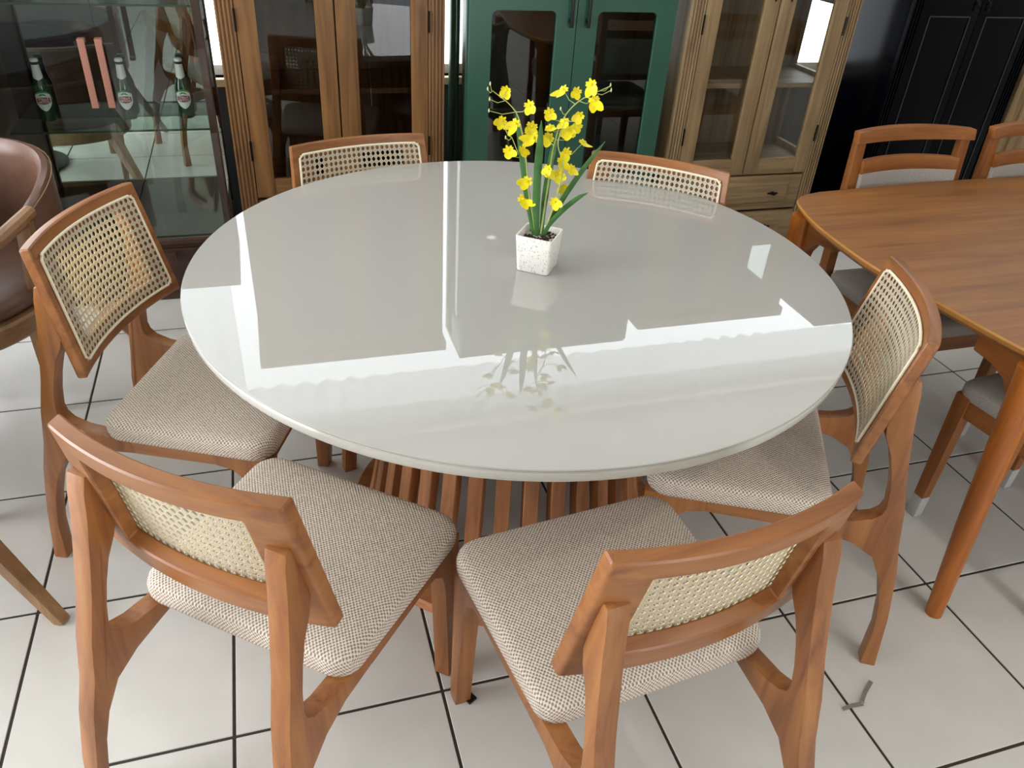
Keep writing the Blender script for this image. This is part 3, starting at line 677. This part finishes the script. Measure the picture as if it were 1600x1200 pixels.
# black wardrobe
bx, bwid, bh = 3.005, .745, 2.0
k_ = thing('black_wardrobe', 'black glossy two-door wardrobe with beaded panels behind the wooden dining chairs', 'wardrobe', (bx, Y0, 0))
B(0, bwid, .022, .45, .06, bh).build('carcass', BLACK, k_, bevel=.003); B(-.012, bwid+.012, -.012, .46, bh, bh+.03).build('cornice', BLACK, k_, bevel=.005); B(.01, bwid-.01, .01, .44, 0, .06).build('plinth', BLACK, k_)
m = MB(); fluted_post(m, .0, .055, .0, .022, .06, bh, 3); m.build('fluted_post', BLACK, k_, bevel=.001, seg=1)
m = MB(); fluted_post(m, bwid-.055, bwid, .0, .022, .06, bh, 3); m.build('fluted_post', BLACK, k_, bevel=.001, seg=1)
for a, b, hx in ((.058, bwid/2-.0015, bwid/2-.03), (bwid/2+.0015, bwid-.058, bwid/2+.035)):
    dr = B(a, b, .004, .0215, .07, bh-.01).build('door', BLACK, k_, bevel=.002)
    for z0, z1 in ((.13, 1.10), (1.20, bh-.08)):
        m = MB(); p, q = a+.045, b-.045
        m.bar((p, .003, z0), (p, .003, z1), .006, .006); m.bar((q, .003, z0), (q, .003, z1), .006, .006); m.bar((p, .003, z0), (q, .003, z0), .006, .006); m.bar((p, .003, z1), (q, .003, z1), .006, .006)
        m.build('bead_moulding', BLACKB, dr, bevel=.0015)
    drop_pull(dr, hx, .004, 1.165)
# far right pine wardrobe
p_ = thing('pine_wardrobe', 'light pine wardrobe with framed doors at the far right behind the second dining chair', 'wardrobe', (3.80, Y0, 0))
B(0, 1.2, .024, .5, 0, 1.95).build('carcass', W2['z'], p_, bevel=.003)
for a, b in ((.07, .595), (.605, 1.13)):
    dr = MB().box(a, a+.07, 0, .022, .08, 1.9).box(b-.07, b, 0, .022, .08, 1.9).build('door', W2['z'], p_, bevel=.003)
    B(a+.07, b-.07, .002, .022, .08, .16).build('door_rail', W2['x'], dr, bevel=.002); B(a+.07, b-.07, .002, .022, 1.82, 1.9).build('door_rail', W2['x'], dr, bevel=.002)
    for q in range(5):
        w_ = (b-a-.14)/5; B(a+.07+q*w_+.001, a+.07+(q+1)*w_-.001, .010, .018, .16, 1.82).build('plank', W2['z'], dr, bevel=.003, seg=1)

# ------------------------------------------------------------------ mirrored glass cabinet with bottles
gc = thing('glass_display_cabinet', 'mirror-backed glass display cabinet with copper handles and beer bottles, far left', 'cabinet', (0, Y0, 0))
cx0, cx1, ch = -.71, .043, 1.49
B(cx0, cx1, 0, .42, .0, .245).build('base_box', W3['x'], gc, bevel=.003)
dr = B(cx0+.02, cx1-.02, -.012, .004, .045, .225).build('drawer', W3['x'], gc, bevel=.003)
MB().box(-.215, -.180, -.034, -.012, .185, .218).build('knob', W3['x'], dr, bevel=.003)
B(cx0-.005, cx1, -.015, .43, .245, .262).build('base_top', W3['x'], gc, bevel=.003)
for a, b in ((cx0, cx0+.028), (cx1-.028, cx1)):
    B(a, b, .0, .028, .262, ch).build('corner_post', W3['z'], gc, bevel=.002); B(a, b, .392, .42, .262, ch).build('corner_post', W3['z'], gc, bevel=.002)
    if a < -.5: B((a+b)/2-.006, (a+b)/2+.006, .028, .392, .262, ch).build('side_panel', W3['z'], gc)
    else: B((a+b)/2-.003, (a+b)/2+.003, .028, .392, .262, ch).build('side_glass', GLASSG, gc)
B(cx0, cx1, 0, .42, ch, ch+.03).build('top_board', W3['x'], gc, bevel=.003)
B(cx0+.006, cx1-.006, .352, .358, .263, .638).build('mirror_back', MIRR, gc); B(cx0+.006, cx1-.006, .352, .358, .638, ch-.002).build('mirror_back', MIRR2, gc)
B(cx0+.03, cx1-.03, .02, .35, .2625, .268).build('black_floor', plain('black_glass', '0c1412', .05), gc)
for z in (.638, 1.073):
    s = B(cx0+.03, cx1-.03, .15, .35, z, z+.007).build('glass_shelf', SHELFG, gc)
    B(cx0+.03, cx1-.03, .1478, .15, z, z+.007).build('shelf_edge', GEDGE, s)
for a, b, hx in ((cx0+.01, -.2985, -.345), (-.2955, cx1-.004, -.292)):
    d = B(a, b, -.004, .001, .266, ch-.004).build('glass_door', GLASSG, gc)
    m = MB(); m.box(hx-.011, hx+.011, -.034, -.026, .775, 1.0).box(hx-.011, hx+.011, -.026, -.004, .985, 1.0).box(hx-.011, hx+.011, -.026, -.004, .775, .79)
    m.build('handle', COPPER, d, bevel=.0015)
def bottle(label, loc, rz):
    t = thing('beer_bottle', label, 'bottle', loc, rz, 'beer bottles in the glass cabinet'); t['group'] = 'beer bottles in the glass cabinet'
    MB().lathe([(.0, 0), (.028, 0), (.0305, .004), (.0305, .118), (.029, .132), (.022, .152), (.0155, .172), (.0135, .19), (.0130, .215), (.0145, .219), (.0145, .226), (.0, .226)], 28).build('glass_body', BOTG, t)
    MB().lathe([(.0, .222), (.0152, .222), (.0155, .226), (.0150, .232), (.012, .234), (.0, .234)], 24).build('cap', PAPER, t)
    def wrap(poly_fn, r, a0, a1, n=14, both=True):
        V = []; F = []
        for k in range(n+1):
            a = a0+(a1-a0)*k/n; s = a/max(abs(a0), 1e-6); z0, z1 = poly_fn(s); rr0 = r(z0) if callable(r) else r; rr1 = r(z1) if callable(r) else r
            V += [(rr0*math.sin(a), -rr0*math.cos(a), z0), (rr1*math.sin(a), -rr1*math.cos(a), z1)]
        for k in range(n): F.append((2*k, 2*k+2, 2*k+3, 2*k+1))
        return MB().add(V, F)
    lb = wrap(lambda s: (.040+.028*abs(s)**1.6, .110-.010*s*s), .0309, -1.02, 1.02).build('label', PAPER, t, fixn=False)
    wrap(lambda s: (.066+.006*s*s, .094-.006*s*s), .0312, -.82, .82).build('red_panel', RED, lb, fixn=False)
    wrap(lambda s: (.100-.004*s*s, .1075-.006*s*s), .0312, -.4, .4).build('crest', LGR, lb, fixn=False)
    wrap(lambda s: (.112-.012*s*s, .1165-.012*s*s), .0309, -.95, .95).build('green_arch', LGR, t, fixn=False)
    for ln_, z in (('STELLA', .0855), ('ARTOIS', .0745)):
        me = text_mesh(ln_, .0125)
        for v in me.vertices:
            a = v.co.x*1.0/.0315; zz = v.co.y+z; rr = .0315+v.co.z; v.co = (rr*math.sin(a), -rr*math.cos(a), zz)
        me.materials.clear(); me.materials.append(LETTER); link('lettering', me, lb)
    def rn(z): return .0163 if z < .178 else .0142
    nk = wrap(lambda s: (.152+.016*abs(s), .212), lambda z: .0142 if z > .18 else (.0142+(.18-z)*.25), -1.5, 1.5).build('neck_label', PAPER, t, fixn=False)
    wrap(lambda s: (.214, .2195), .0150, -PI+.01, PI-.01, 24).build('neck_band', BLK, t, fixn=False)
    m = MB()
    m.tube([(.0146*math.sin(.32*math.cos(q)), -.0148*math.cos(.32*math.cos(q)), .190+.007*math.sin(q)) for q in [2*PI*k/14 for k in range(14)]], .0004, 4, closed=True)
    m.build('neck_emblem', PLAST, nk)
    return t
BP = [(-.578, 'left of the copper handles'), (-.291, 'right of the copper handles'), (-.081, 'nearest the amber cabinet')]
b0 = None
for z, nm in ((.6455, 'middle'), (1.0805, 'upper')):
    for x, d in BP:
        lb = 'green labelled beer bottle on the %s glass shelf, %s' % (nm, d)
        if b0 is None: b0 = bottle(lb, (x, Y0+.315, z), .15)
        else: dup(b0, (x, Y0+.315, z), .12-.2*rnd.random(), lb)
for o in bpy.data.objects:
    if o.get('category') == 'bottle': o.scale = (.95, .95, .95)

# ------------------------------------------------------------------ rectangular dining table with its chairs
dt = thing('rectangular_dining_table', 'rectangular wooden dining table with rounded corners on the right', 'table')
tz2 = .77
pts = catmull([(1.84, .918, 0), (1.778, .900, 0), (1.738, .873, 0), (1.709, .821, 0), (1.672, .68, 0), (1.655, .48, 0), (1.660, .35, 0), (1.680, .22, 0), (1.714, -.014, 0), (1.745, -.062, 0), (1.80, -.078, 0), (1.88, -.084, 0)], 4)
L1 = [(p.x, p.y) for p in pts]; CX = 2.75
poly = L1+[(2.75, -.092)]+[(2*CX-x, y) for x, y in L1[::-1]]+[(2.75, .957), (2.268, .953)]
m = MB(); n = len(poly)
def insetp(f): return [(CX+(x-CX)*(1-f), .42+(y-.42)*(1-f*2)) for x, y in poly]
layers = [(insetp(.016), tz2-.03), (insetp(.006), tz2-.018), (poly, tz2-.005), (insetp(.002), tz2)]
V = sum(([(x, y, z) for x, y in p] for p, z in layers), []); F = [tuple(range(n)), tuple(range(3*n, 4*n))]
MB().add(V, [(k*n+i, k*n+(i+1) % n, (k+1)*n+(i+1) % n, (k+1)*n+i) for k in (1, 2) for i in range(n)]).build('edge_highlight_band', EDGE, dt, ang=30, fixn=False)
for k in range(1): F += [(k*n+i, k*n+(i+1) % n, (k+1)*n+(i+1) % n, (k+1)*n+i) for i in range(n)]
m.add(V, F).build('tabletop', TT, dt, ang=30)
for xs in (1, -1):
    X = lambda x: x if xs == 1 else 2*CX-x
    for y, s in ((-.055, -1), (.83, 1)):
        mm = MB(); mm.tube([(X(1.745), y+(.036 if s < 0 else .0)*s, 0), (X(1.738), y+(.014 if s < 0 else .0)*s, .3), (X(1.728), y+.012*-s, tz2-.03)], [.021, .027, .031], 16); mm.build('leg', LEGW, dt)
        q = MB(); q.prism([(-.035, tz2-.031), (-.035, tz2-.34), (0, tz2-.34), (.006, tz2-.22), (.022, tz2-.14), (.05, tz2-.10), (.09, tz2-.085), (.15, tz2-.082), (.15, tz2-.031)], lambda a, z, k, y=y, s=s, X=X: (X(1.735+.045*k), y-s*(a+.02), z)); q.build('bracket', DC['y'], dt, bevel=.006)
    q = MB(); q.box(min(X(1.79), X(1.815)), max(X(1.79), X(1.815)), .0, .76, tz2-.075, tz2-.031).build('apron', DC['y'], dt, bevel=.004)
for y in (.0, .78): B(1.87, 2*CX-1.87, y, y+.03, tz2-.09, tz2-.031).build('apron', DC['x'], dt, bevel=.003)

def make_dchair(label, loc, rz):
    t = thing('wooden_dining_chair', label, 'chair', loc, rz, 'wooden dining chairs at the rectangular table')
    # local +x forward
    for s in (1, -1):
        lg = MB().bar((.20, s*.195, .0), (.20, s*.195, .44), .03, .03, .042, .042).build('leg', DC['z'], t, bevel=.004)
        MB().bar((.20, s*.195, .0005), (.20, s*.195, .075), .0325, .0325, .0345, .0345).build('foot_wrap', CLOTHW, lg, bevel=.004)
        poly = [(-.255, 0), (-.222, 0), (-.195, .25), (-.196, .44), (-.210, .70), (-.228, .905), (-.243, .918), (-.254, .905), (-.245, .70), (-.236, .44), (-.24, .25)]
        lg = MB().prism(poly, lambda u, z, k, s=s: (u, s*(.205-.0*z+(-.017 if k else .017)), z)).build('leg', DC['z'], t, bevel=.004)
        MB().bar((-.2385, s*.205, .0005), (-.2335, s*.205, .075), .038, .038, .041, .041).build('foot_wrap', CLOTHW, lg, bevel=.004)
        MB().box(-.19, .18, s*.195-.012, s*.195+.012, .375, .43).build('apron', DC['x'], t, bevel=.003)
    B(.185, .21, -.178, .178, .375, .43).build('apron', DC['y'], t, bevel=.003); B(-.215, -.19, -.19, .19, .375, .43).build('apron', DC['y'], t, bevel=.003)
    def bent(z0, z1, u0, u1, th, half, bow, mat, nm, up=0):
        m = MB(); V = []; F = []; K = 12
        for k in range(K+1):
            a = -1+2*k/K; du = -bow*(1-a*a); y = a*half; zt = up*(1-a*a)
            V += [(u0+du, y, z0), (u0+du-th, y, z0), (u1+du-th, y, z1+zt), (u1+du, y, z1+zt)]
        for k in range(K): F += [(4*k+i, 4*k+(i+1) % 4, 4*k+4+(i+1) % 4, 4*k+4+i) for i in range(4)]
        F += [(3, 2, 1, 0), tuple(4*K+i for i in range(4))]
        m.add(V, F); return m.build(nm, mat, t, bevel=.004)
    bent(.897, .931, -.214, -.222, .030, .228, .03, DC['y'], 'top_rail', .008)
    bent(.802, .843, -.205, -.21, .024, .19, .03, DC['y'], 'middle_rail', .004)
    bent(.62, .804, -.192, -.204, .034, .188, .03, GREYF, 'back_pad')
    bent(.585, .622, -.19, -.193, .024, .19, .03, DC['y'], 'lower_rail')
    cs = MB(); ol = rrect(-.195, .225, -.215, .215, .035, 5)
    V = []; n = len(ol); rg = [(.97, .43), (1, .44), (1, .462), (.97, .473), (.85, .478), (.4, .481)]
    for f, z in rg: V += [(.015+(x-.015)*f, y*f, z) for x, y in ol]
    V.append((.015, 0, .482)); F = [tuple(range(n))]
    for k in range(len(rg)-1): F += [(k*n+i, k*n+(i+1) % n, (k+1)*n+(i+1) % n, (k+1)*n+i) for i in range(n)]
    F += [((len(rg)-1)*n+i, (len(rg)-1)*n+(i+1) % n, len(V)-1) for i in range(n)]
    cs.add(V, F).build('seat', GREYF, t, ang=50)
    return t
d0 = make_dchair('wooden dining chair with grey upholstered back, in front of the black wardrobe', (2.212, .752, 0), -PI/2)
dup(d0, (2.748, .755, 0), -PI/2, 'wooden dining chair with grey back, cut by the right edge of the photo')
dup(d0, (2.180, .070, 0), PI/2+math.radians(6.5), 'wooden dining chair with white-wrapped feet tucked under the near side of the rectangular table')

# ------------------------------------------------------------------ leather armchairs
def dshape(m):      # widen a round seat towards its front
    m.v = [((x*1.55 if x > 0 else x), (y*(1+.12*max(0, x)/.25)), z) for x, y, z in m.v]; return m
def make_arm(label, loc, rz):
    t = thing('leather_armchair', label, 'armchair', loc, rz, 'brown leather armchairs')
    m = MB(); V = []; F = []; K = 28; A0 = math.radians(112)
    prof = [(-.012, .44), (-.012, .60), (-.012, .72), (-.006, .752), (.006, .768), (.022, .765), (.030, .748), (.030, .60), (.026, .44)]
    for k in range(K+1):
        a = -A0+2*A0*k/K; dz = -.10*abs(k/K*2-1)**3; R0 = .275
        for d, z in prof:
            r = R0-d*-1 if False else R0-.018+d; zz = z+dz*(z-.44)/.32
            V.append((-r*math.cos(a)*.98, r*math.sin(a), zz))
    n = len(prof)
    for k in range(K): F += [(k*n+i, k*n+(i+1) % n, (k+1)*n+(i+1) % n, (k+1)*n+i) for i in range(n)]
    F += [tuple(range(n)), tuple(K*n+i for i in range(n))[::-1]]
    m.add(V, F).build('backrest', LEATHER, t, ang=50)
    def seam(rr, z): return [(-rr*math.cos(-A0+2*A0*k/K)*.98, rr*math.sin(-A0+2*A0*k/K), .44+(z-.44)*1-.10*abs(k/K*2-1)**3*(z-.44)/.32) for k in range(K+1)]
    MB().tube(seam(.2885, .757), .002, 5).build('seam', AW['x'], t)
    dshape(MB().lathe([(.0, .40), (.24, .40), (.252, .41), (.255, .43), (.245, .45), (.2, .462), (.1, .468), (0, .47)], 56)).build('seat', LEATHER, t, ang=50)
    dshape(MB().lathe([(.215, .335), (.262, .335), (.268, .345), (.268, .392), (.262, .40), (.215, .40)], 64, ring=True)).build('seat_ring', AW['x'], t)
    for s in (1, -1):
        pa = math.radians(112)
        e = Vector((.265*math.cos(math.radians(68))*.98, s*.268, .655))
        MB().tube([e+Vector((-.02, 0, .012)), e+Vector((.05, -s*.004, .004)), e+Vector((.13, -s*.02, -.012)), e+Vector((.18, -s*.035, -.022))], [.019, .021, .021, .016], 10).build('armrest', AW['x'], t)
        MB().bar(e+Vector((.02, -s*.002, .0)), (.13, s*.245, .36), .03, .04, .034, .044).build('arm_post', AW['z'], t, bevel=.004)
        MB().bar((.12, s*.215, .36), (.12, s*.2, 0), .044, .044, .026, .026).build('leg', AW['z'], t, bevel=.004)
        MB().bar((-.20, s*.15, .36), (-.36, s*.27, 0), .044, .044, .028, .028).build('leg', AW['z'], t, bevel=.004)
    return t
a0_ = make_arm('brown leather barrel armchair with wooden arms, left edge in front of the glass cabinet', (-.70, 1.49, 0), math.radians(-104))
dup(a0_, (-.786, .62, 0), math.radians(115), 'brown armchair at the lower left edge, only its splayed wooden leg in view')
# grey round table beyond the left edge, mirrored in the glass cabinet
gt = thing('grey_round_table', 'grey round table left of the photo, mirrored in the glass cabinet', 'table', (-1.13, .98, 0))
MB().lathe([(0, .735), (.60, .735), (.62, .745), (.62, .755), (.61, .76), (0, .76)], 72).build('tabletop', plain('grey_top', '3c3d40', .4), gt)
MB().lathe([(.09, .025), (.07, .3), (.07, .735)], 32).build('pedestal', AW['z'], gt)
MB().lathe([(0, 0), (.26, 0), (.26, .015), (.09, .028), (0, .028)], 48).build('base_plate', BLK, gt)

# ------------------------------------------------------------------ small things on the floor
q = MB()
path = [(1.4413, -0.2291, 0.004), (1.4056, -0.2519, 0.006), (1.3827, -0.2703, 0.007), (1.3824, -0.2754, 0.004), (1.3541, -0.2732, 0.005), (1.3282, -0.2751, 0.004)]
for a, b in zip(path, path[1:]): q.bar(a, b, .009, .0014)
tag(q.build('torn_strip', PLAST), 'thin crumpled grey strip lying across a grout line on the right floor', 'litter')
tag(B(-.011, .011, -.011, .011, 0, .006).build('felt_pad', BLK, None, bevel=.001), 'small black felt pad on the floor beside a front chair foot', 'pad')
bpy.data.objects['felt_pad'].location = (.506, -.036, 0); bpy.data.objects['felt_pad'].rotation_euler = (0, 0, .5)
